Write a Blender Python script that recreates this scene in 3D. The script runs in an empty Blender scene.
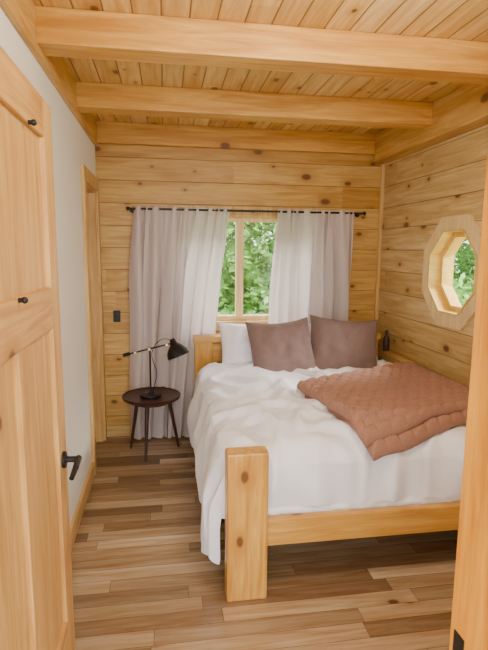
import bpy, bmesh, math, random
from mathutils import Vector, Matrix, noise
random.seed(7)
S = bpy.context.scene
COL = S.collection

# ------------------------------------------------------------ node helpers
def newmat(name):
    m = bpy.data.materials.new(name); m.use_nodes = True
    nt = m.node_tree; nt.nodes.clear()
    out = nt.nodes.new('ShaderNodeOutputMaterial')
    b = nt.nodes.new('ShaderNodeBsdfPrincipled')
    nt.links.new(b.outputs[0], out.inputs[0])
    return m, nt, b, out
class NB:
    def __init__(s, nt): s.nt = nt
    def _in(s, sock, v):
        if isinstance(v, bpy.types.NodeSocket): s.nt.links.new(v, sock)
        else: sock.default_value = v
    def math(s, op, a, b=0.0, c=None, clamp=False):
        n = s.nt.nodes.new('ShaderNodeMath'); n.operation = op; n.use_clamp = clamp
        s._in(n.inputs[0], a); s._in(n.inputs[1], b)
        if c is not None: s._in(n.inputs[2], c)
        return n.outputs[0]
    def comb(s, x, y, z):
        n = s.nt.nodes.new('ShaderNodeCombineXYZ')
        s._in(n.inputs[0], x); s._in(n.inputs[1], y); s._in(n.inputs[2], z)
        return n.outputs[0]
    def noise(s, vec, scale, detail=3, rough=.55, dist=0):
        n = s.nt.nodes.new('ShaderNodeTexNoise')
        s._in(n.inputs['Vector'], vec); n.inputs['Scale'].default_value = scale
        n.inputs['Detail'].default_value = detail; n.inputs['Roughness'].default_value = rough
        n.inputs['Distortion'].default_value = dist
        return n.outputs[0]
    def ramp(s, fac, stops, interp='LINEAR'):
        n = s.nt.nodes.new('ShaderNodeValToRGB'); cr = n.color_ramp; cr.interpolation = interp
        while len(cr.elements) < len(stops): cr.elements.new(.5)
        for e, (p, c) in zip(cr.elements, stops):
            e.position = p; e.color = (*c, 1) if len(c) == 3 else c
        s._in(n.inputs[0], fac); return n.outputs[0]
    def mix(s, fac, a, b, mode='MIX'):
        n = s.nt.nodes.new('ShaderNodeMix'); n.data_type = 'RGBA'; n.blend_type = mode
        s._in(n.inputs[0], fac)
        for i, v in ((6, a), (7, b)):
            if isinstance(v, tuple) and len(v) == 3: v = (*v, 1)
            s._in(n.inputs[i], v)
        return n.outputs[2]
    def mr(s, v, a, b, c, d):
        n = s.nt.nodes.new('ShaderNodeMapRange'); n.clamp = True
        s._in(n.inputs[0], v)
        for i, x in enumerate((a, b, c, d)): n.inputs[i+1].default_value = x
        return n.outputs[0]
    def bump(s, h, strength, dist=.01):
        n = s.nt.nodes.new('ShaderNodeBump'); n.inputs['Strength'].default_value = strength
        n.inputs['Distance'].default_value = dist; s._in(n.inputs['Height'], h); return n.outputs[0]
    def coords(s):
        t = s.nt.nodes.new('ShaderNodeTexCoord'); p = s.nt.nodes.new('ShaderNodeSeparateXYZ')
        s.nt.links.new(t.outputs['Object'], p.inputs[0]); return t.outputs['Object'], p.outputs

def wood(name, along, cols, across=None, width=None, length=2.5, knot=0.0, knot_scale=4.0,
         gap=.003, gapcol=(.12, .055, .016), ends=False, rough=.45, seed=0., grain=1.0, spec=.4,
         knotcol=(.12, .045, .014), bumpd=.006, ksize=1.0):
    m, nt, bs, out = newmat(name); N = NB(nt)
    vec, o = N.coords()
    A = o[along]; others = [i for i in range(3) if i != along]
    if width:
        C = o[across]; D = o[[i for i in others if i != across][0]]
        cw = N.math('DIVIDE', C, width); row = N.math('FLOOR', cw)
        wn = nt.nodes.new('ShaderNodeTexWhiteNoise'); wn.noise_dimensions = '1D'
        N._in(wn.inputs['W'], N.math('ADD', row, seed+.37))
        sh = N.math('ADD', N.math('DIVIDE', A, length), N.math('MULTIPLY', wn.outputs[0], 9.7))
        cell = N.math('FLOOR', sh)
        w2 = nt.nodes.new('ShaderNodeTexWhiteNoise'); w2.noise_dimensions = '2D'
        N._in(w2.inputs['Vector'], N.comb(N.math('ADD', row, seed*3.1), cell, 0.0))
        v = w2.outputs[0]
        off = N.math('MULTIPLY', v, 23.0)
        kc = C
    else:
        C = o[others[0]]; D = o[others[1]]; v = None; off = seed
        kc = N.math('ADD', C, D)
    gv = N.comb(N.math('ADD', N.math('MULTIPLY', A, 1.3), off), N.math('MULTIPLY', C, 16.0), N.math('MULTIPLY', D, 16.0))
    g = N.noise(gv, 1.6, 5, .6, .8)
    g2 = N.noise(N.comb(N.math('ADD', N.math('MULTIPLY', A, 5.), off), N.math('MULTIPLY', C, 120.0), N.math('MULTIPLY', D, 120.)), 1.0, 3)
    lo = N.noise(N.comb(N.math('ADD', A, off), N.math('MULTIPLY', C, 3.), N.math('MULTIPLY', D, 3.)), 1.1, 2)
    n = len(cols)
    base_f = v if v is not None else lo
    col = N.ramp(base_f, [(i/(max(1, n-1)) if v is not None else .3+.4*i/max(1, n-1), c) for i, c in enumerate(cols)])
    gm = N.mr(g, .35, .68, 0, 1)
    dark = N.mix(1.0, col, (.62, .46, .29), 'MULTIPLY')
    col = N.mix(N.math('MULTIPLY', gm, .85*grain), col, dark)
    col = N.mix(N.math('MULTIPLY', N.mr(g2, .4, .7, 0, 1), .28*grain), col, dark)
    if knot > 0:
        kv = N.comb(N.math('ADD', N.math('MULTIPLY', A, .62), off), N.math('ADD', kc, N.math('MULTIPLY', lo, .05)), 0.0)
        vo = nt.nodes.new('ShaderNodeTexVoronoi'); vo.voronoi_dimensions = '2D'; vo.inputs['Scale'].default_value = knot_scale
        N._in(vo.inputs['Vector'], kv)
        sp = nt.nodes.new('ShaderNodeSeparateColor'); nt.links.new(vo.outputs['Color'], sp.inputs[0])
        d = N.math('ADD', vo.outputs['Distance'], N.math('MULTIPLY', N.math('SUBTRACT', g, .5), .05))
        sel = N.math('LESS_THAN', sp.outputs[0], knot)
        rr = N.math('MULTIPLY', N.math('ADD', N.math('MULTIPLY', N.math('POWER', sp.outputs[1], 1.6), .08), .026), ksize)
        q = N.math('DIVIDE', d, rr)
        core = N.math('MULTIPLY', N.mr(q, .7, 1.2, 1, 0), sel)
        halo = N.math('MULTIPLY', N.mr(q, .9, 3.4, .75, 0), sel)
        col = N.mix(halo, col, dark); col = N.mix(N.math('MULTIPLY', core, .88), col, knotcol)
    hgt = N.math('MULTIPLY', g2, .06)
    if width and gap:
        f = N.math('FRACT', cw)
        e = N.math('MULTIPLY', N.math('MINIMUM', f, N.math('SUBTRACT', 1.0, f)), width)
        gp = N.mr(e, gap*.35, gap, 1, 0)
        if ends:
            f2 = N.math('FRACT', sh)
            e2 = N.math('MULTIPLY', N.math('MINIMUM', f2, N.math('SUBTRACT', 1.0, f2)), length)
            gp = N.math('MAXIMUM', gp, N.mr(e2, gap*.3, gap*.8, 1, 0))
        col = N.mix(N.math('MULTIPLY', gp, .85), col, gapcol)
        hgt = N.math('SUBTRACT', hgt, gp)
    nt.links.new(col, bs.inputs['Base Color'])
    bs.inputs['Roughness'].default_value = rough
    bs.inputs['Specular IOR Level'].default_value = spec
    nt.links.new(N.bump(hgt, .5, bumpd), bs.inputs['Normal'])
    return m

def plain(name, col, rough=.5, metal=0., nscale=40, namp=.12, bstr=.1, spec=.5, sheen=0, translucent=0.):
    m, nt, bs, out = newmat(name); N = NB(nt)
    vec, o = N.coords()
    n = N.noise(vec, nscale, 3)
    c2 = tuple(max(0, c*(1-namp)) for c in col); c1 = tuple(min(1, c*(1+namp)) for c in col)
    cc = N.ramp(n, [(.3, c2), (.7, c1)])
    nt.links.new(cc, bs.inputs['Base Color'])
    bs.inputs['Roughness'].default_value = rough; bs.inputs['Metallic'].default_value = metal
    bs.inputs['Specular IOR Level'].default_value = spec
    bs.inputs['Sheen Weight'].default_value = sheen
    nt.links.new(N.bump(n, bstr, .003), bs.inputs['Normal'])
    if translucent:
        tr = nt.nodes.new('ShaderNodeBsdfTranslucent'); nt.links.new(cc, tr.inputs[0])
        mx = nt.nodes.new('ShaderNodeMixShader'); mx.inputs[0].default_value = translucent
        nt.links.new(bs.outputs[0], mx.inputs[1]); nt.links.new(tr.outputs[0], mx.inputs[2])
        nt.links.new(mx.outputs[0], out.inputs[0])
    return m

# ------------------------------------------------------------ materials
PINE = [(.64, .39, .09), (.76, .51, .165), (.53, .29, .055), (.80, .57, .21), (.66, .41, .10)]
PALE = [(.68, .50, .20), (.78, .61, .30), (.58, .40, .14), (.80, .65, .34)]  # right wall boards, paler because window light is put into their colour
m_back = wood('pine_boards_back', 0, PINE, 2, .168, 3.1, knot=.62, knot_scale=5.2, seed=3., ksize=1.25)
m_right = wood('pine_boards_right', 1, PALE, 2, .168, 3.3, knot=.68, knot_scale=5.2, seed=8., rough=.4, ksize=1.4)
m_ceil = wood('pine_boards_ceiling', 1, [(.74, .48, .15), (.86, .61, .24), (.62, .37, .095), (.88, .66, .30)], 0, .112, 2.2, knot=.6, knot_scale=5.8, seed=5., gap=.0045, ksize=1.35)
m_floor = wood('hickory_floor', 0, [(.15, .09, .048), (.45, .34, .21), (.25, .16, .09), (.58, .46, .31), (.31, .205, .115), (.47, .35, .215), (.66, .54, .38)],
               1, .083, .85, knot=.2, knot_scale=3.5, gap=.0016, ends=True, rough=.25, seed=2., spec=.5, grain=1.1,
               knotcol=(.08, .04, .02), gapcol=(.065, .038, .02), bumpd=.002)
m_beam = wood('beam_pine_x', 0, [(.68, .36, .065), (.80, .48, .13)], knot=.5, knot_scale=3.0, seed=1.5, ksize=1.0)
m_beamy = wood('beam_pine_y', 1, [(.64, .38, .10), (.76, .50, .18)], knot=.5, knot_scale=3.2, seed=4.5, ksize=1.1)
m_trimx = wood('trim_pine_x', 0, [(.70, .48, .18), (.78, .56, .24)], seed=2.2)
m_trimy = wood('trim_pine_y', 1, [(.68, .44, .15), (.76, .52, .21)], seed=6.2)
m_trimz = wood('trim_pine_z', 2, [(.70, .46, .16), (.80, .56, .23)], seed=9.2)
m_octa = wood('octagon_casing_pine', 2, [(.84, .65, .31), (.90, .72, .38)], seed=9.8, grain=.6)
m_octl = wood('octagon_liner_pine', 0, [(.84, .58, .13), (.90, .66, .18)], seed=9.9, grain=.6)  # sunlit yellow of the reveal put into the pine colour
m_doorz = wood('door_pine_z', 2, [(.64, .37, .115), (.78, .49, .18)], knot=.45, knot_scale=2.6, seed=11.)
m_doory = wood('door_pine_y', 1, [(.60, .33, .10), (.72, .43, .15)], knot=.45, knot_scale=2.6, seed=12.)
m_jamb = wood('jamb_pine_z', 2, [(.74, .32, .022), (.82, .39, .04)], seed=13., rough=.35)
m_bedz = wood('bed_pine_z', 2, [(.68, .36, .06), (.80, .48, .12)], knot=.6, knot_scale=3.8, seed=21., rough=.3, grain=1.15)
m_bedx = wood('bed_pine_x', 0, [(.68, .37, .075), (.78, .48, .13)], knot=.5, knot_scale=3.6, seed=22., rough=.33)
m_bedy = wood('bed_pine_y', 1, [(.68, .38, .08), (.78, .49, .14)], knot=.3, knot_scale=3.4, seed=23., rough=.35)
m_walnut = wood('walnut_dark', 0, [(.045, .018, .01), (.075, .032, .018)], seed=31., rough=.35)
m_wall = plain('wall_paint', (.86, .84, .76), .8, nscale=60, namp=.02, bstr=.05)
m_black = plain('black_metal', (.012, .012, .013), .4, .3, namp=.1)
m_brass = plain('brass', (.65, .42, .16), .3, 1.0)
m_white = plain('white_linen', (.90, .91, .98), .9, nscale=300, namp=.02, bstr=.08, spec=.2, sheen=.1)
m_mauve = plain('mauve_linen', (.205, .138, .125), .95, nscale=260, namp=.2, bstr=.25, spec=.1, sheen=.1)
m_curt = plain('curtain_linen', (.78, .71, .70), .95, nscale=200, namp=.05, bstr=.1, spec=.1, translucent=.36)
m_throw = plain('throw_cotton', (.335, .18, .128), .95, nscale=180, namp=.14, bstr=.25, spec=.1, sheen=.1)
m_matt = plain('mattress_fabric', (.75, .74, .72), .9)
m_bulb = plain('lamp_inner_white', (.8, .78, .72), .5)
m_grass = plain('grass', (.14, .30, .06), .9, nscale=6, namp=.4)
m_bark = plain('bark', (.1, .07, .05), .9, nscale=12, namp=.4)
m_leaf = plain('leaf_green', (.21, .40, .10), .6, nscale=3.0, namp=.8, bstr=0, translucent=.5)
# glass
m_glass = bpy.data.materials.new('window_glass'); m_glass.use_nodes = True
nt = m_glass.node_tree; nt.nodes.clear()
o = nt.nodes.new('ShaderNodeOutputMaterial'); mx = nt.nodes.new('ShaderNodeMixShader'); mx.inputs[0].default_value = .05
t = nt.nodes.new('ShaderNodeBsdfTransparent'); g = nt.nodes.new('ShaderNodeBsdfGlossy'); g.inputs['Roughness'].default_value = .02
nt.links.new(t.outputs[0], mx.inputs[1]); nt.links.new(g.outputs[0], mx.inputs[2]); nt.links.new(mx.outputs[0], o.inputs[0])

# ------------------------------------------------------------ mesh helpers
def empty(name, loc=(0, 0, 0)):
    e = bpy.data.objects.new(name, None); e.location = loc; e.empty_display_size = .1; COL.objects.link(e); return e
def finish(name, bm, mat, parent=None, smooth=False):
    me = bpy.data.meshes.new(name); bm.normal_update(); bm.to_mesh(me); bm.free()
    ob = bpy.data.objects.new(name, me); COL.objects.link(ob)
    for mm in (mat if isinstance(mat, (list, tuple)) else [mat]): me.materials.append(mm)
    if smooth:
        for p in me.polygons: p.use_smooth = True
    if parent: ob.parent = parent; ob.matrix_parent_inverse = Matrix.Translation(parent.location).inverted()
    return ob
def add_box(bm, x0, x1, y0, y1, z0, z1, bev=0):
    r = bmesh.ops.create_cube(bm, size=1)
    for v in r['verts']:
        v.co = Vector(((x0+x1)/2+v.co.x*(x1-x0), (y0+y1)/2+v.co.y*(y1-y0), (z0+z1)/2+v.co.z*(z1-z0)))
    if bev:
        es = list({e for v in r['verts'] for e in v.link_edges})
        bmesh.ops.bevel(bm, geom=es, offset=bev, segments=2, affect='EDGES', profile=.6)
def box(name, b, mat, parent=None, bev=0.):
    bm = bmesh.new(); add_box(bm, *b, bev=bev); return finish(name, bm, mat, parent)
def boxes(name, bl, mat, parent=None, bev=0.):
    bm = bmesh.new()
    for b in bl: add_box(bm, *b, bev=bev)
    return finish(name, bm, mat, parent)
def add_cyl(bm, p0, p1, r0, r1=None, seg=20):
    p0 = Vector(p0); p1 = Vector(p1); r1 = r0 if r1 is None else r1
    d = p1-p0; q = Vector((0, 0, 1)).rotation_difference(d)
    M = Matrix.Translation((p0+p1)/2) @ q.to_matrix().to_4x4()
    bmesh.ops.create_cone(bm, cap_ends=True, segments=seg, radius1=r0, radius2=r1, depth=d.length, matrix=M)
def add_lathe(bm, prof, M=Matrix(), seg=40):
    rings = []
    for r, z in prof:
        if r < 1e-5: rings.append([bm.verts.new(M @ Vector((0, 0, z)))])
        else: rings.append([bm.verts.new(M @ Vector((r*math.cos(2*math.pi*i/seg), r*math.sin(2*math.pi*i/seg), z))) for i in range(seg)])
    for a, b in zip(rings, rings[1:]):
        for i in range(seg):
            j = (i+1) % seg
            if len(a) == 1 and len(b) == 1: continue
            if len(a) == 1: bm.faces.new((a[0], b[j], b[i]))
            elif len(b) == 1: bm.faces.new((a[i], a[j], b[0]))
            else: bm.faces.new((a[i], a[j], b[j], b[i]))
def smooth_angle(ob, ang=40):
    for p in ob.data.polygons: p.use_smooth = True
    try: ob.data.set_sharp_from_angle(angle=math.radians(ang))
    except Exception: pass
def grid_mesh(bm, nu, nv, fn):
    V = [[bm.verts.new(fn(i/nu, j/nv)) for j in range(nv+1)] for i in range(nu+1)]
    for i in range(nu):
        for j in range(nv):
            bm.faces.new((V[i][j], V[i+1][j], V[i+1][j+1], V[i][j+1]))
def nz(x, y, z=0.): return noise.noise(Vector((x, y, z)))

# ------------------------------------------------------------ room constants
XL, XR, YB, YF, H = -.50, 1.78, 4.0, .85, 2.42
box('floor', (-2.2, 3.0, -1.6, YB+.15, -.1, 0), m_floor)
box('ceiling', (-2.2, 3.0, -1.6, YB+.15, H, H+.12), m_ceil)
wx0, wx1, wz0, wz1 = .14, 1.16, .93, 1.765
boxes('wall_back', [(XL-.12, wx0, YB, YB+.15, 0, H), (wx1, XR+.15, YB, YB+.15, 0, H),
                    (wx0, wx1, YB, YB+.15, 0, wz0), (wx0, wx1, YB, YB+.15, wz1, H)], m_back)
cy0, cy1, cz = 3.36, 3.90, 1.92
boxes('wall_left', [(XL-.12, XL, YF, cy0, 0, H), (XL-.12, XL, cy1, YB, 0, H), (XL-.12, XL, cy0, cy1, cz, H)], m_wall)
dx0, dx1, dz = -.365, .594, 2.03
boxes('wall_front', [(XL-.12-1.5, dx0, YF-.12, YF, 0, H), (dx1, XR+.15+1.0, YF-.12, YF, 0, H), (dx0, dx1, YF-.12, YF, dz+.02, H)], m_wall)
oy, oz, oa = 2.89, 1.375, .26
def octo(ap):
    r = ap/math.cos(math.pi/8)
    return [(oy+r*math.cos(math.pi/8+k*math.pi/4), oz+r*math.sin(math.pi/8+k*math.pi/4)) for k in range(8)]
bm = bmesh.new()
O = octo(oa); y0, y1, z0, z1 = YF, YB, 0, H
P = [(y1, O[0][1]), (O[1][0], z1), (O[2][0], z1), (y0, O[3][1]), (y0, O[4][1]), (O[5][0], z0), (O[6][0], z0), (y1, O[7][1])]
for X in (XR, XR+.15):
    ov = [bm.verts.new((X, *p)) for p in O]; pv = [bm.verts.new((X, *p)) for p in P]
    cs = [bm.verts.new((X, *c)) for c in ((y1, z1), (y0, z1), (y0, z0), (y1, z0))]
    for k in (1, 3, 5, 7):
        j = (k+1) % 8; bm.faces.new((ov[k], pv[k], pv[j], ov[j]))
    for i, k in enumerate((0, 2, 4, 6)):
        bm.faces.new((ov[k], pv[k], cs[i], pv[k+1], ov[k+1]))
    if X == XR: o0 = ov
    else:
        for k in range(8): bm.faces.new((o0[k], o0[(k+1) % 8], ov[(k+1) % 8], ov[k]))
bmesh.ops.recalc_face_normals(bm, faces=bm.faces)
finish('wall_right', bm, m_right)

def octring(name, a_in, a_out, x0, x1, mat, parent):
    bm = bmesh.new()
    I = octo(a_in); U = octo(a_out); L = []
    for X in (x0, x1):
        L.append(([bm.verts.new((X, *p)) for p in I], [bm.verts.new((X, *p)) for p in U]))
    for k in range(8):
        j = (k+1) % 8
        (i0, u0), (i1, u1) = L
        bm.faces.new((i0[k], i0[j], u0[j], u0[k])); bm.faces.new((i1[k], u1[k], u1[j], i1[j]))
        bm.faces.new((i0[k], i1[k], i1[j], i0[j])); bm.faces.new((u0[k], u0[j], u1[j], u1[k]))
    bmesh.ops.recalc_face_normals(bm, faces=bm.faces)
    return finish(name, bm, mat, parent)
w2 = empty('window_2', (XR, oy, oz))
octring('casing', .262, .345, XR-.022, XR, m_octa, w2)
octring('liner', .250, .2605, XR-.028, XR+.15, m_octl, w2)
octring('sash', .218, .250, XR+.05, XR+.085, m_octl, w2)
bm = bmesh.new(); bm.faces.new([bm.verts.new((XR+.067, *p)) for p in octo(.223)]); finish('pane', bm, m_glass, w2)

w1 = empty('window_1', ((wx0+wx1)/2, YB, 1.3))
cw = .075
boxes('casing', [(wx0-cw, wx0, YB-.02, YB, wz0-cw, wz1+cw), (wx1, wx1+cw, YB-.02, YB, wz0-cw, wz1+cw),
                 (wx0, wx1, YB-.02, YB, wz1, wz1+cw)], m_trimz, w1, .003)
boxes('sill', [(wx0-cw-.02, wx1+cw+.02, YB-.035, YB+.01, wz0-.03, wz0), (wx0, wx1, YB-.02, YB, wz0-cw, wz0-.03)], m_trimx, w1, .003)
fr = []
mxx = .60
for a, b in ((wx0, mxx), (mxx, wx1)):
    fr += [(a, a+.03, YB+.03, YB+.09, wz0, wz1), (b-.03, b, YB+.03, YB+.09, wz0, wz1),
           (a+.03, b-.03, YB+.03, YB+.09, wz0, wz0+.04), (a+.03, b-.03, YB+.03, YB+.09, wz1-.04, wz1)]
boxes('sashes', fr, m_octa, w1, .003)
boxes('jamb_liner', [(wx0, wx0+.012, YB, YB+.15, wz0, wz1), (wx1-.012, wx1, YB, YB+.15, wz0, wz1), (wx0, wx1, YB, YB+.15, wz0, wz0+.012), (wx0, wx1, YB, YB+.15, wz1-.012, wz1)], m_trimy, w1)
bm = bmesh.new(); add_box(bm, wx0+.02, wx1-.02, YB+.058, YB+.062, wz0+.02, wz1-.02); finish('pane', bm, m_glass, w1)

# beams
for i, (ya, x1) in enumerate(((2.17, XR), (3.05, 1.66))):
    ob = box('ceiling_beam', (XL+.02, x1, ya, ya+.14, 2.285, H), m_beam, bev=.008)
box('trim_1', (XL+.02, XR-.03, YB-.07, YB, 2.27, H), m_beam, bev=.006)
box('trim_2', (XL, XL+.025, YF, YB-.07, 2.25, H), m_beamy, bev=.004)
box('trim_3', (XR-.12, XR, YF, YB-.07, 2.20, H), m_beamy, bev=.008)
box('trim_4', (XR-.03, XR, YB-.03, YB, 0, 2.2), m_trimz, bev=.004)
box('baseboard_left', (XL, XL+.018, YF, cy0-.09, 0, .10), m_trimy, bev=.003)
box('baseboard_back', (XL+.02, XR-.03, YB-.018, YB, 0, .09), m_trimx, bev=.003)
box('baseboard_right', (XR-.018, XR, YF, YB-.03, 0, .09), m_trimy, bev=.003)

d2 = empty('door_2', (XL, 3.63, 0))
boxes('casing', [(XL, XL+.022, cy0-.09, cy0, 0, cz+.09), (XL, XL+.022, cy1, cy1+.075, 0, cz+.09), (XL, XL+.022, cy0, cy1, cz, cz+.09)], m_trimz, d2, .003)
boxes('leaf', [(XL-.09, XL-.055, cy0+.015, cy0+.11, .01, cz-.01), (XL-.09, XL-.055, cy1-.11, cy1-.015, .01, cz-.01),
               (XL-.09, XL-.055, cy0+.11, cy1-.11, .01, .2), (XL-.09, XL-.055, cy0+.11, cy1-.11, 1.2, 1.32), (XL-.09, XL-.055, cy0+.11, cy1-.11, cz-.12, cz-.01),
               (XL-.08, XL-.068, cy0+.1, cy1-.1, .1, cz-.1)], m_doorz, d2, .002)
boxes('jamb', [(XL-.12, XL, cy0, cy0+.013, 0, cz), (XL-.12, XL, cy1-.013, cy1, 0, cz), (XL-.12, XL, cy0, cy1, cz-.013, cz)], m_trimz, d2)

jf = empty('door_frame', (0, YF, 0))
boxes('jambs', [(dx1-.02, dx1, YF-.125, YF+.004, 0, dz), (dx0, dx0+.02, YF-.125, YF+.004, 0, dz), (dx0, dx1, YF-.125, YF+.004, dz, dz+.02)], m_jamb, jf, .002)
boxes('casing', [(dx1-.01, dx1+.08, YF, YF+.018, 0, dz+.08), (dx0-.08, dx0+.01, YF, YF+.018, 0, dz+.08), (dx0+.01, dx1-.01, YF, YF+.018, dz+.01, dz+.08),
                 (dx1-.01, dx1+.08, YF-.138, YF-.12, 0, dz+.08), (dx0-.08, dx0+.01, YF-.138, YF-.12, 0, dz+.08), (dx0+.01, dx1-.01, YF-.138, YF-.12, dz+.01, dz+.08)], m_jamb, jf, .003)
box('strike_plate', (dx1-.0225, dx1-.0195, YF-.045, YF-.012, .685, .74), m_black, jf, .001)

d1 = empty('door_1', (-.375, YF+.02, 0))
fx, tk, ya, yb, ztop = -.352, .04, YF+.02, 1.755, 1.945
fb = fx-tk
boxes('stiles', [(fb, fx, yb-.115, yb, .01, ztop), (fb, fx, ya, ya+.115, .01, ztop), (fb, fx, 1.255, 1.355, .22, 1.25)], m_doorz, d1, .003)
boxes('rails', [(fb, fx, ya+.115, yb-.115, 1.25, 1.38), (fb, fx, ya+.115, yb-.115, .01, .22), (fb, fx, ya+.115, yb-.115, ztop-.115, ztop)], m_doory, d1, .003)
boxes('panels', [(fb+.014, fx-.014, ya+.1, yb-.1, .15, ztop-.1)], m_doorz, d1)
bm = bmesh.new()
hy, hz = 1.69, .79
add_cyl(bm, (fx, hy, hz), (fx+.01, hy, hz), .028, .028, 32)
add_cyl(bm, (fx, hy, hz), (fx+.055, hy, hz), .011, .010)
add_cyl(bm, (fx+.05, hy+.008, hz), (fx+.052, hy-.06, hz-.004), .011, .010)
add_cyl(bm, (fx+.052, hy-.06, hz-.004), (fx+.045, hy-.105, hz-.022), .010, .008)
bmesh.ops.create_uvsphere(bm, u_segments=16, v_segments=10, radius=.0115, matrix=Matrix.Translation((fx+.05, hy+.004, hz)))
bmesh.ops.create_uvsphere(bm, u_segments=16, v_segments=10, radius=.0105, matrix=Matrix.Translation((fx+.052, hy-.06, hz-.004)))
add_box(bm, fb+.008, fx-.008, yb-.001, yb+.002, hz-.03, hz+.03)
h = finish('lever_handle', bm, m_black, d1); smooth_angle(h)
for i, (yy, zz) in enumerate(((1.28, 1.375), (1.46, 1.83))):
    bm = bmesh.new(); add_cyl(bm, (fx, yy, zz), (fx+.012, yy, zz), .006)
    bmesh.ops.create_uvsphere(bm, u_segments=16, v_segments=10, radius=.0085, matrix=Matrix.Translation((fx+.014, yy, zz)))
    smooth_angle(finish('peg_%d' % (i+1), bm, m_black, d1))

ls = empty('light_switch', (-.378, YB, .98))
box('plate', (-.405, -.350, YB-.006, YB, .935, 1.025), m_black, ls, .002)
box('paddle', (-.389, -.366, YB-.010, YB-.005, .955, 1.005), m_black, ls, .001)

# ------------------------------------------------------------ curtains and rod
RY, RZ = 3.895, 1.80
rod = empty('curtain_rod', (.67, RY, RZ))
bm = bmesh.new(); add_cyl(bm, (-.26, RY, RZ), (1.58, RY, RZ), .008)
for x in (-.265, 1.585):
    bmesh.ops.create_uvsphere(bm, u_segments=16, v_segments=12, radius=.015, matrix=Matrix.Translation((x, RY, RZ)))
smooth_angle(finish('rod', bm, m_black, rod))
bm = bmesh.new()
for x in (-.24, .69, 1.565):
    add_cyl(bm, (x, RY, RZ-.005), (x, YB, RZ-.005), .005); add_cyl(bm, (x, YB-.006, RZ-.005), (x, YB, RZ-.005), .02)
smooth_angle(finish('brackets', bm, m_black, rod))
def curtain(name, xa, xb, ba, bb, n, seed):
    bm = bmesh.new()
    ztop, zbot = RZ+.018, .015
    def fn(u, v):
        z = ztop+(zbot-ztop)*v
        k = v**.8
        l = xa+(ba-xa)*k; r = xb+(bb-xb)*k
        x = l+(r-l)*u+.014*nz(u*7, v*2.5, seed+5)
        low = min(1, .15+v*2.6)
        warp = .12*nz(u*2.6, seed+.5, v*.6)+.035*nz(u*6, v*1.4, seed)
        ph = 2*math.pi*n*(u+warp)
        fine = math.sin(ph*2.1+1.3*math.sin(ph*.5))*(.012*(1-low)+.007)
        am = (.009+.048*low)*(1+.8*nz(u*4, v*.9, seed+9))
        sgn = math.sin(ph+.7*math.sin(ph))
        y = RY+.012*low+am*sgn+fine+.010*nz(u*13, v*4, seed+2)*low
        x += .026*math.cos(ph)*low
        return (x, max(RY-.050, min(y, YB-.040)), z)
    grid_mesh(bm, 320, 60, fn)
    return finish(name, bm, m_curt, smooth=True)
curtain('curtain', -.215, .510, -.28, .34, 7.5, 1.)
curtain('curtain', .88, 1.50, .80, 1.53, 7.0, 4.)

# ------------------------------------------------------------ bed
bed = empty('bed', (.95, 2.9, 0))
box('foot_post_left', (.242, .418, 1.935, 2.02, 0, .668), m_bedz, bed, .008)
box('foot_post_right', (1.55, 1.72, 1.935, 2.02, 0, .668), m_bedz, bed, .008)
box('foot_rail', (.418, 1.55, 1.975, 2.015, .222, .345), m_bedx, bed, .006)
box('side_rail_left', (.29, .33, 2.02, 3.77, .222, .345), m_bedy, bed, .005)
box('side_rail_right', (1.62, 1.66, 2.02, 3.77, .222, .345), m_bedy, bed, .005)
boxes('head_posts', [(.215, .355, 3.76, 3.835, 0, .80), (1.56, 1.70, 3.76, 3.835, 0, .80)], m_bedz, bed, .006)
boxes('headboard_boards', [(.205, 1.71, 3.745, 3.84, .80, .85), (.355, 1.56, 3.775, 3.82, .64, .785), (.355, 1.56, 3.775, 3.82, .47, .625), (.355, 1.56, 3.775, 3.82, .30, .455)], m_bedx, bed, .005)
boxes('slat_base', [(.33, 1.62, 2.08, 3.74, .30, .335)], m_bedx, bed)
bm = bmesh.new(); add_box(bm, .37, 1.61, 2.14, 3.74, .335, .56, bev=.05); finish('mattress', bm, m_matt, bed, True)

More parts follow.
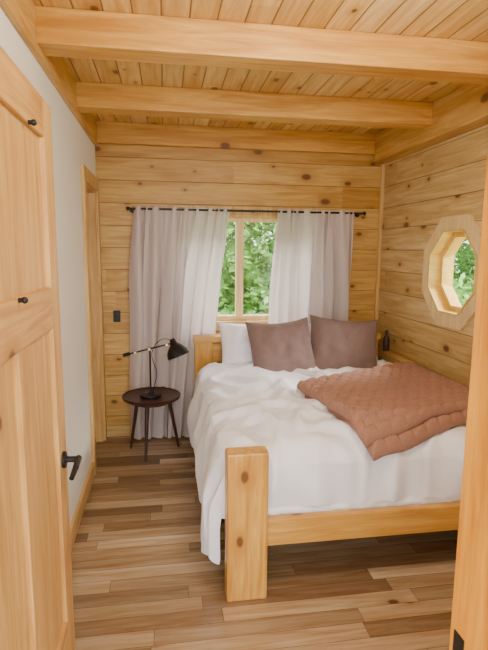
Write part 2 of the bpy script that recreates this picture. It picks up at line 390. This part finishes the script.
def duvet():
    x0, x1, y0, top, r = .245, 1.70, 2.03, .640, .085
    W = x1-x0-2*r; Lh, Rh, Fh, L = .565, .30, .37, 3.56-(y0+r)
    def off(d):
        a = min(d/r, math.pi/2); return r*math.sin(a), r*(1-math.cos(a))+max(0, d-r*math.pi/2)
    bm = bmesh.new()
    def fn(u, v):
        t = -Fh+v*(L+Fh)
        tt = max(0, t)
        Lv = Lh+.03*math.exp(-((tt-.05)/.18)**2)+.02*math.sin(t*9)+.03*nz(t*5, 3)
        s = -Lv+u*(W+Rh+Lv)
        da, dr, db = max(0, -s), max(0, s-W), max(0, -t)
        dd = max(da, dr)
        sx = -1 if da > 0 else 1
        d = max(dd, db)
        ang = math.atan2(db, dd) if d > 0 else 0
        o_, drop = off(d)
        x = x0+r+min(max(s, 0), W)+sx*o_*math.cos(ang)
        y = y0+r+tt-o_*math.sin(ang)
        z = top-drop
        m = min(1, max(0, s)/.3)*min(1, max(0, W-s)/.3)*min(1, max(0, t)/.3)
        z += .045*m
        wx = x+.25*nz(x*2, y*2, 11); wy = y+.25*nz(x*2, y*2, 17)
        cr = max(0, 1-abs(nz(wx*2.4+wy*1.2, wy*1.9-wx*.8, 1.))*2.8)
        cr2 = max(0, 1-abs(nz(wx*5-wy*2, wy*3.2+wx*1.6, 7.))*3.4)
        cr3 = max(0, 1-abs(nz(wx*9+wy*3, wy*7, 9.))*4)
        cr = cr*cr*(3-2*cr); cr2 = cr2*cr2*(3-2*cr2)
        amp = .55+.45*nz(x*2.2, y*2.2, 31)
        fl = 1 if drop < .05 else .35
        w_ = .030*cr+.022*cr2*(amp+.3)+.006*cr3*amp+.012*nz(x*6, y*6, 2)+.005*nz(x*15, y*15, 8)
        z += w_*fl
        if da > 0:
            k = min(1, da/.30)*math.cos(ang)
            f = math.sin(t*17+2.6*nz(t*2.5, da*1.5, 3))*.5+.5
            x -= k*(.055*f*(.4+da*1.2))+.014*nz(t*9, da*5, 5)*k+.6*w_*k
            x -= .030*math.sin(math.pi*min(1, da/.58))*math.cos(ang)
        if db > 0:
            k = min(1, db/.12)*math.sin(ang)
            y -= .020*math.sin(math.pi*min(1, db/.33))*(.6+.8*nz(x*4, 0, 3))*k
            y += .024*nz(x*9+z*4, z*5, 4)*k*(1 if z > .36 else 0)
            y -= .50*w_*k
        if z < .37 and s > .05: y = max(y, 2.022)
        if x < .44 and y < 2.028: y = 2.028
        return (x, y, max(z, .012))
    grid_mesh(bm, 270, 270, fn)
    return finish('duvet', bm, m_white, smooth=True)
duvet()

def pillow(name, w, h, t, loc, tilt, yaw, roll, mat, seed, parent=None):
    bm = bmesh.new(); n = 44
    M = Matrix.Translation(loc) @ Matrix.Rotation(math.radians(yaw), 4, 'Z') @ Matrix.Rotation(math.radians(-tilt), 4, 'X') @ Matrix.Rotation(math.radians(roll), 4, 'Y')
    front, backv = {}, {}
    for i in range(n+1):
        for j in range(n+1):
            u = -1+2*i/n; v = -1+2*j/n
            uu = math.sin(u*math.pi/2)*.5+u*.5; vv = math.sin(v*math.pi/2)*.5+v*.5
            th = t/2*((1-uu**4)*(1-vv**4))**.55*(1-.25*(uu*uu+vv*vv)/2)
            x = uu*w/2*(1-.06*(1-vv*vv)); z = vv*h/2*(1-.06*(1-uu*uu))-.02*(1-uu*uu)*(vv > 0)*vv
            e = 1-max(abs(uu), abs(vv))
            wr = .012*nz(x*14, z*14, seed)+.020*(abs(nz(x*8+3, z*6, seed+3)))
            front[i, j] = bm.verts.new(M @ Vector((x, -(th+wr*min(1, e*6)), z)))
            if i in (0, n) or j in (0, n): backv[i, j] = front[i, j]
            else: backv[i, j] = bm.verts.new(M @ Vector((x, th+wr*min(1, e*6), z)))
    for i in range(n):
        for j in range(n):
            bm.faces.new((front[i, j], front[i+1, j], front[i+1, j+1], front[i, j+1]))
            bm.faces.new((backv[i, j], backv[i, j+1], backv[i+1, j+1], backv[i+1, j]))
    return finish(name, bm, mat, parent, True)
pillow('bed_pillow', .62, .40, .17, (.70, 3.63, .79), 30, 2, 0, m_white, 1)
pillow('bed_pillow', .60, .40, .17, (1.32, 3.63, .78), 30, -2, 0, m_white, 2)
pillow('throw_pillow', .47, .44, .18, (.80, 3.35, .82), 26, 5, -3, m_mauve, 3)
pillow('throw_pillow', .50, .45, .18, (1.255, 3.36, .824), 26, -8, 4, m_mauve, 4)

def throw():
    bm = bmesh.new()
    def layer(c, zc, th, seed, n=240):
        BL, BR, FR, FL = [Vector((*p, 0)) for p in c]
        fr, bk = {}, {}
        for i in range(n+1):
            for j in range(n+1):
                a = i/n; b = j/n
                a2 = .5-.5*math.cos(math.pi*a)*(.35)-(.5-a)*.65; b2 = .5-.5*math.cos(math.pi*b)*.35-(.5-b)*.65
                p = (FL*(1-a2)+FR*a2)*(1-b2)+(BL*(1-a2)+BR*a2)*b2
                e = min(a, 1-a, b, 1-b)
                prof = min(1, e*n/12.)
                prof = math.sqrt(max(0, 1-(1-prof)**2))
                px, py = a2*.95, b2*.9
                row = math.floor(py/.056)
                fy = (py/.056) % 1; fx_ = (px/.082+.5*(row % 2)) % 1
                q = (math.sin(math.pi*fy)*math.sin(math.pi*fx_))**.42
                wv = .009*nz(p.x*4, p.y*4, seed)+.006*nz(p.x*11, p.y*11, seed+4)
                cx, cy_ = p.x, p.y
                p.x += .010*nz(cy_*5, seed)+.003*nz(cy_*25, seed); p.y += .012*nz(cx*5, seed+2)+.003*nz(cx*25, seed)
                zz = zc+wv-.07*max(0, (p.x-1.58)/.16)**1.5-.60*max(0, 2.10-p.y)
                fr[i, j] = bm.verts.new((p.x, p.y, zz+th/2*prof+.018*q*prof))
                bk[i, j] = fr[i, j] if prof == 0 else bm.verts.new((p.x, p.y, zz-th/2*prof))
        for i in range(n):
            for j in range(n):
                bm.faces.new((fr[i, j], fr[i+1, j], fr[i+1, j+1], fr[i, j+1]))
                f = (bk[i, j], bk[i, j+1], bk[i+1, j+1], bk[i+1, j])
                if len(set(f)) == 4 and not all(bk[k] is fr[k] for k in ((i, j), (i, j+1), (i+1, j+1), (i+1, j))):
                    bm.faces.new(f)
    layer([(.755, 2.60), (1.72, 3.08), (1.755, 2.22), (.885, 1.945)], .695, .052, 1)
    layer([(.725, 2.67), (1.71, 3.13), (1.745, 2.26), (.85, 1.965)], .742, .048, 5)
    return finish('quilted_throw_blanket', bm, m_throw, smooth=True)
throw()

ns = empty('nightstand', (1.73, 3.55, 0))
box('top', (1.705, 1.765, 3.25, 3.74, .69, .715), m_trimy, ns, .003)
box('cabinet', (1.712, 1.76, 3.27, 3.72, 0.09, .69), m_trimz, ns, .003)
box('plinth', (1.72, 1.758, 3.29, 3.70, 0.0, .09), m_trimz, ns, .002)
bm = bmesh.new(); add_lathe(bm, [(0, 0), (.024, 0), (.026, .01), (.026, .10), (.012, .125), (.010, .16), (.013, .165), (0, .168)], Matrix.Translation((1.735, 3.70, .715)))
finish('dark_bottle', bm, m_walnut, smooth=True)

# ------------------------------------------------------------ side table
TX, TY, TZ = -.11, 3.61, .44
st = empty('side_table', (TX, TY, 0))
bm = bmesh.new(); add_lathe(bm, [(0, TZ-.022), (.19, TZ-.022), (.207, TZ-.012), (.212, TZ+.006), (.208, TZ+.009), (.203, TZ+.002), (.198, TZ), (0, TZ)], Matrix.Translation((TX, TY, 0)), 64)
smooth_angle(finish('top', bm, m_walnut, st), 50)
bm = bmesh.new()
for fxy in ((-.155, 3.455), (.085, 3.70), (-.275, 3.72)):
    dirv = Vector((fxy[0]-TX, fxy[1]-TY, 0))
    add_cyl(bm, (fxy[0], fxy[1], 0), (TX+dirv.x*.62, TY+dirv.y*.62, TZ-.02), .009, .016, 20)
smooth_angle(finish('legs', bm, m_walnut, st), 60)
bm = bmesh.new()
add_cyl(bm, (TX, TY, TZ-.05), (TX, TY, TZ-.022), .13, .13, 40); finish('apron', bm, m_walnut, st)

# ------------------------------------------------------------ lamp
LX, LY, LZ = -.115, 3.60, TZ+.001
lp = empty('desk_lamp', (LX, LY, LZ))
bm = bmesh.new()
add_lathe(bm, [(0, 0), (.078, 0), (.080, .006), (.078, .014), (.02, .022), (.012, .035), (0, .036)], Matrix.Translation((LX, LY, LZ)), 48)
add_cyl(bm, (LX, LY, LZ+.02), (LX, LY, LZ+.335), .0065)
smooth_angle(finish('base_and_stem', bm, m_black, lp))
A0 = Vector((-.285, LY, .752)); A1 = Vector((.045, LY-.01, .832))
bm = bmesh.new()
for dy in (-.010, .010):
    add_cyl(bm, A0+Vector((0, dy, 0)), A1+Vector((0, dy, 0)), .0042, .0042, 12)
add_cyl(bm, A0+Vector((-.02, 0, -.005)), A0+Vector((.03, 0, .008)), .013)
smooth_angle(finish('arm', bm, m_black, lp))
bm = bmesh.new()
for k in (.5, .88, .2):
    c = A0.lerp(A1, k); add_cyl(bm, c+Vector((0, -.017, 0)), c+Vector((0, .017, 0)), .009)
smooth_angle(finish('brass_joints', bm, m_brass, lp))
hd = Vector((.35, -.25, -.9)).normalized()
q = Vector((0, 0, -1)).rotation_difference(hd)
Mh = Matrix.Translation(A1+Vector((.004, 0, .012))) @ q.to_matrix().to_4x4()
bm = bmesh.new()
add_lathe(bm, [(0, .02), (.018, .018), (.022, 0), (.030, -.022), (.054, -.045), (.074, -.075), (.082, -.115), (.079, -.115), (.070, -.076), (.050, -.049), (.0, -.03)], Mh, 40)
smooth_angle(finish('shade', bm, m_black, lp))
bm = bmesh.new(); bmesh.ops.create_uvsphere(bm, u_segments=20, v_segments=14, radius=.026, matrix=Mh @ Matrix.Translation((0, 0, -.07)))
finish('bulb', bm, m_bulb, lp, True)
cu = bpy.data.curves.new('cord', 'CURVE'); cu.dimensions = '3D'; cu.bevel_depth = .0025
sp = cu.splines.new('BEZIER'); pts = [(A1.x, LY+.01, A1.z+.02), (-.03, LY+.02, .855), (-.10, LY+.03, .76), (-.07, LY+.05, .6), (-.09, LY+.09, TZ+.006), (-.02, 3.79, TZ+.016), (.0, 3.828, TZ-.04), (.0, 3.82, .03)]
sp.bezier_points.add(len(pts)-1)
for b, p in zip(sp.bezier_points, pts): b.co = p; b.handle_left_type = b.handle_right_type = 'AUTO'
co = bpy.data.objects.new('cord', cu); COL.objects.link(co); cu.materials.append(m_black); co.parent = lp; co.matrix_parent_inverse = Matrix.Translation(lp.location).inverted()

cl = empty('added_ceiling_fixture', (.6, 1.35, H))  # made-up fixture above the frame, added to carry a fill light
bm = bmesh.new(); add_lathe(bm, [(0, H), (.07, H), (.07, H-.02), (.012, H-.025), (.0, H-.03)], Matrix.Translation((.6, 1.35, 0)))
finish('added_canopy', bm, m_black, cl, True)

# ------------------------------------------------------------ outdoors
box('ground', (-25, 30, YB+.15, 40, -.62, -.5), m_grass)
box('ground', (3.05, 30, -20, YB+.14, -.62, -.5), m_grass)
def tree(cx, cy, R, h, n, seed):
    rnd = random.Random(seed); bm = bmesh.new()
    add_cyl(bm, (cx, cy, -.5), (cx+.1, cy, h*.8), .12, .05, 12)
    for k in range(6):
        a = rnd.uniform(0, 6.28); z = rnd.uniform(.3, h*.7)
        add_cyl(bm, (cx, cy, z), (cx+math.cos(a)*R*.8, cy+math.sin(a)*R*.8, z+.6), .04, .012, 8)
    cl_ = [(cx+rnd.uniform(-R, R), cy+rnd.uniform(-R, R)*.6, rnd.uniform(-.3, h), rnd.uniform(.35, .7)) for _ in range(40)]
    for _ in range(n):
        c = rnd.choice(cl_)
        d = Vector((rnd.gauss(0, 1), rnd.gauss(0, 1), rnd.gauss(0, 1))).normalized()*c[3]*rnd.uniform(.5, 1)
        p = Vector(c[:3])+d
        a = Vector((rnd.gauss(0, 1), rnd.gauss(0, 1), rnd.gauss(0, .6))).normalized(); b = a.cross(Vector((rnd.gauss(0, 1), rnd.gauss(0, 1), rnd.gauss(0, 1)))).normalized()
        s = rnd.uniform(.04, .10)
        f = bm.faces.new([bm.verts.new(p-a*s), bm.verts.new(p+b*s*.5), bm.verts.new(p+a*s), bm.verts.new(p-b*s*.5)])
        f.material_index = 1
    finish('tree', bm, [m_bark, m_leaf])
for i, (x, y, R, h) in enumerate(((.6, 8.5, 1.5, 4), (2.6, 8.2, 1.5, 4.2), (5.0, 8.6, 1.6, 4), (7.2, 8.5, 1.6, 4.4), (1.2, 11.5, 2.4, 5), (4.2, 12, 2.4, 5), (8.5, 12, 2.4, 5), (4.4, 5.2, .8, 1.1))):
    tree(x, y, R, h, 10000, 40+i)

# ------------------------------------------------------------ lights
w = bpy.data.worlds.new('World'); S.world = w; w.use_nodes = True
bg = w.node_tree.nodes['Background']; bg.inputs[0].default_value = (.88, .95, 1.0, 1); bg.inputs[1].default_value = 4.8
def light(name, typ, loc, energy, col, rot=None, size=None, sy=None, aim=None):
    l = bpy.data.lights.new(name, typ); l.energy = energy; l.color = col
    if typ == 'AREA':
        l.size = size
        if sy: l.shape = 'RECTANGLE'; l.size_y = sy
    elif typ == 'POINT': l.shadow_soft_size = size
    elif typ == 'SUN': l.angle = math.radians(3)
    o = bpy.data.objects.new(name, l); o.location = loc
    if rot: o.rotation_euler = rot
    if aim: o.rotation_euler = (Vector(aim)-Vector(loc)).to_track_quat('-Z', 'Y').to_euler()
    COL.objects.link(o); return o
light('ceiling_fill_light', 'POINT', (.6, 1.35, 2.22), 40, (1, .95, .87), size=.12)  # added point fill, no such lamp is seen in the room
light('hallway_fill_light', 'AREA', (.1, -1.3, 1.6), 58, (1, .98, .96), (math.radians(92), 0, 0), 1.6, 1.6)  # added area fill behind the camera, standing in for unseen windows
light('sky_light_back', 'AREA', (.7, 5.6, 3.4), 340, (1, .99, .96), size=1.4, aim=(.7, 4.1, 1.4))
light('sky_light_right', 'AREA', (3.3, 2.7, 2.5), 260, (1, .97, .91), size=.9, aim=(1.8, 2.87, 1.37))
sd = Vector((-.5, .45, -.8))
sun = light('sun', 'SUN', (0, 0, 10), 16, (1, .94, .82)); sun.rotation_euler = sd.to_track_quat('-Z', 'Y').to_euler()

# ------------------------------------------------------------ camera
th, ph, ro = math.radians(9.0), math.radians(8.5), math.radians(.5)
F = Vector((math.sin(th)*math.cos(ph), math.cos(th)*math.cos(ph), -math.sin(ph)))
R = Vector((math.cos(th), -math.sin(th), 0)); U = R.cross(F)
R2 = R*math.cos(ro)+U*math.sin(ro); U2 = U*math.cos(ro)-R*math.sin(ro)
cd = bpy.data.cameras.new('camera'); cam = bpy.data.objects.new('camera', cd); COL.objects.link(cam)
M = Matrix((R2, U2, -F)).transposed().to_4x4(); M.translation = Vector((0, 0, 1.5)); cam.matrix_world = M
cd.sensor_fit = 'VERTICAL'; cd.sensor_height = 36; cd.lens = 500/650*36; cd.clip_start = .02
S.camera = cam
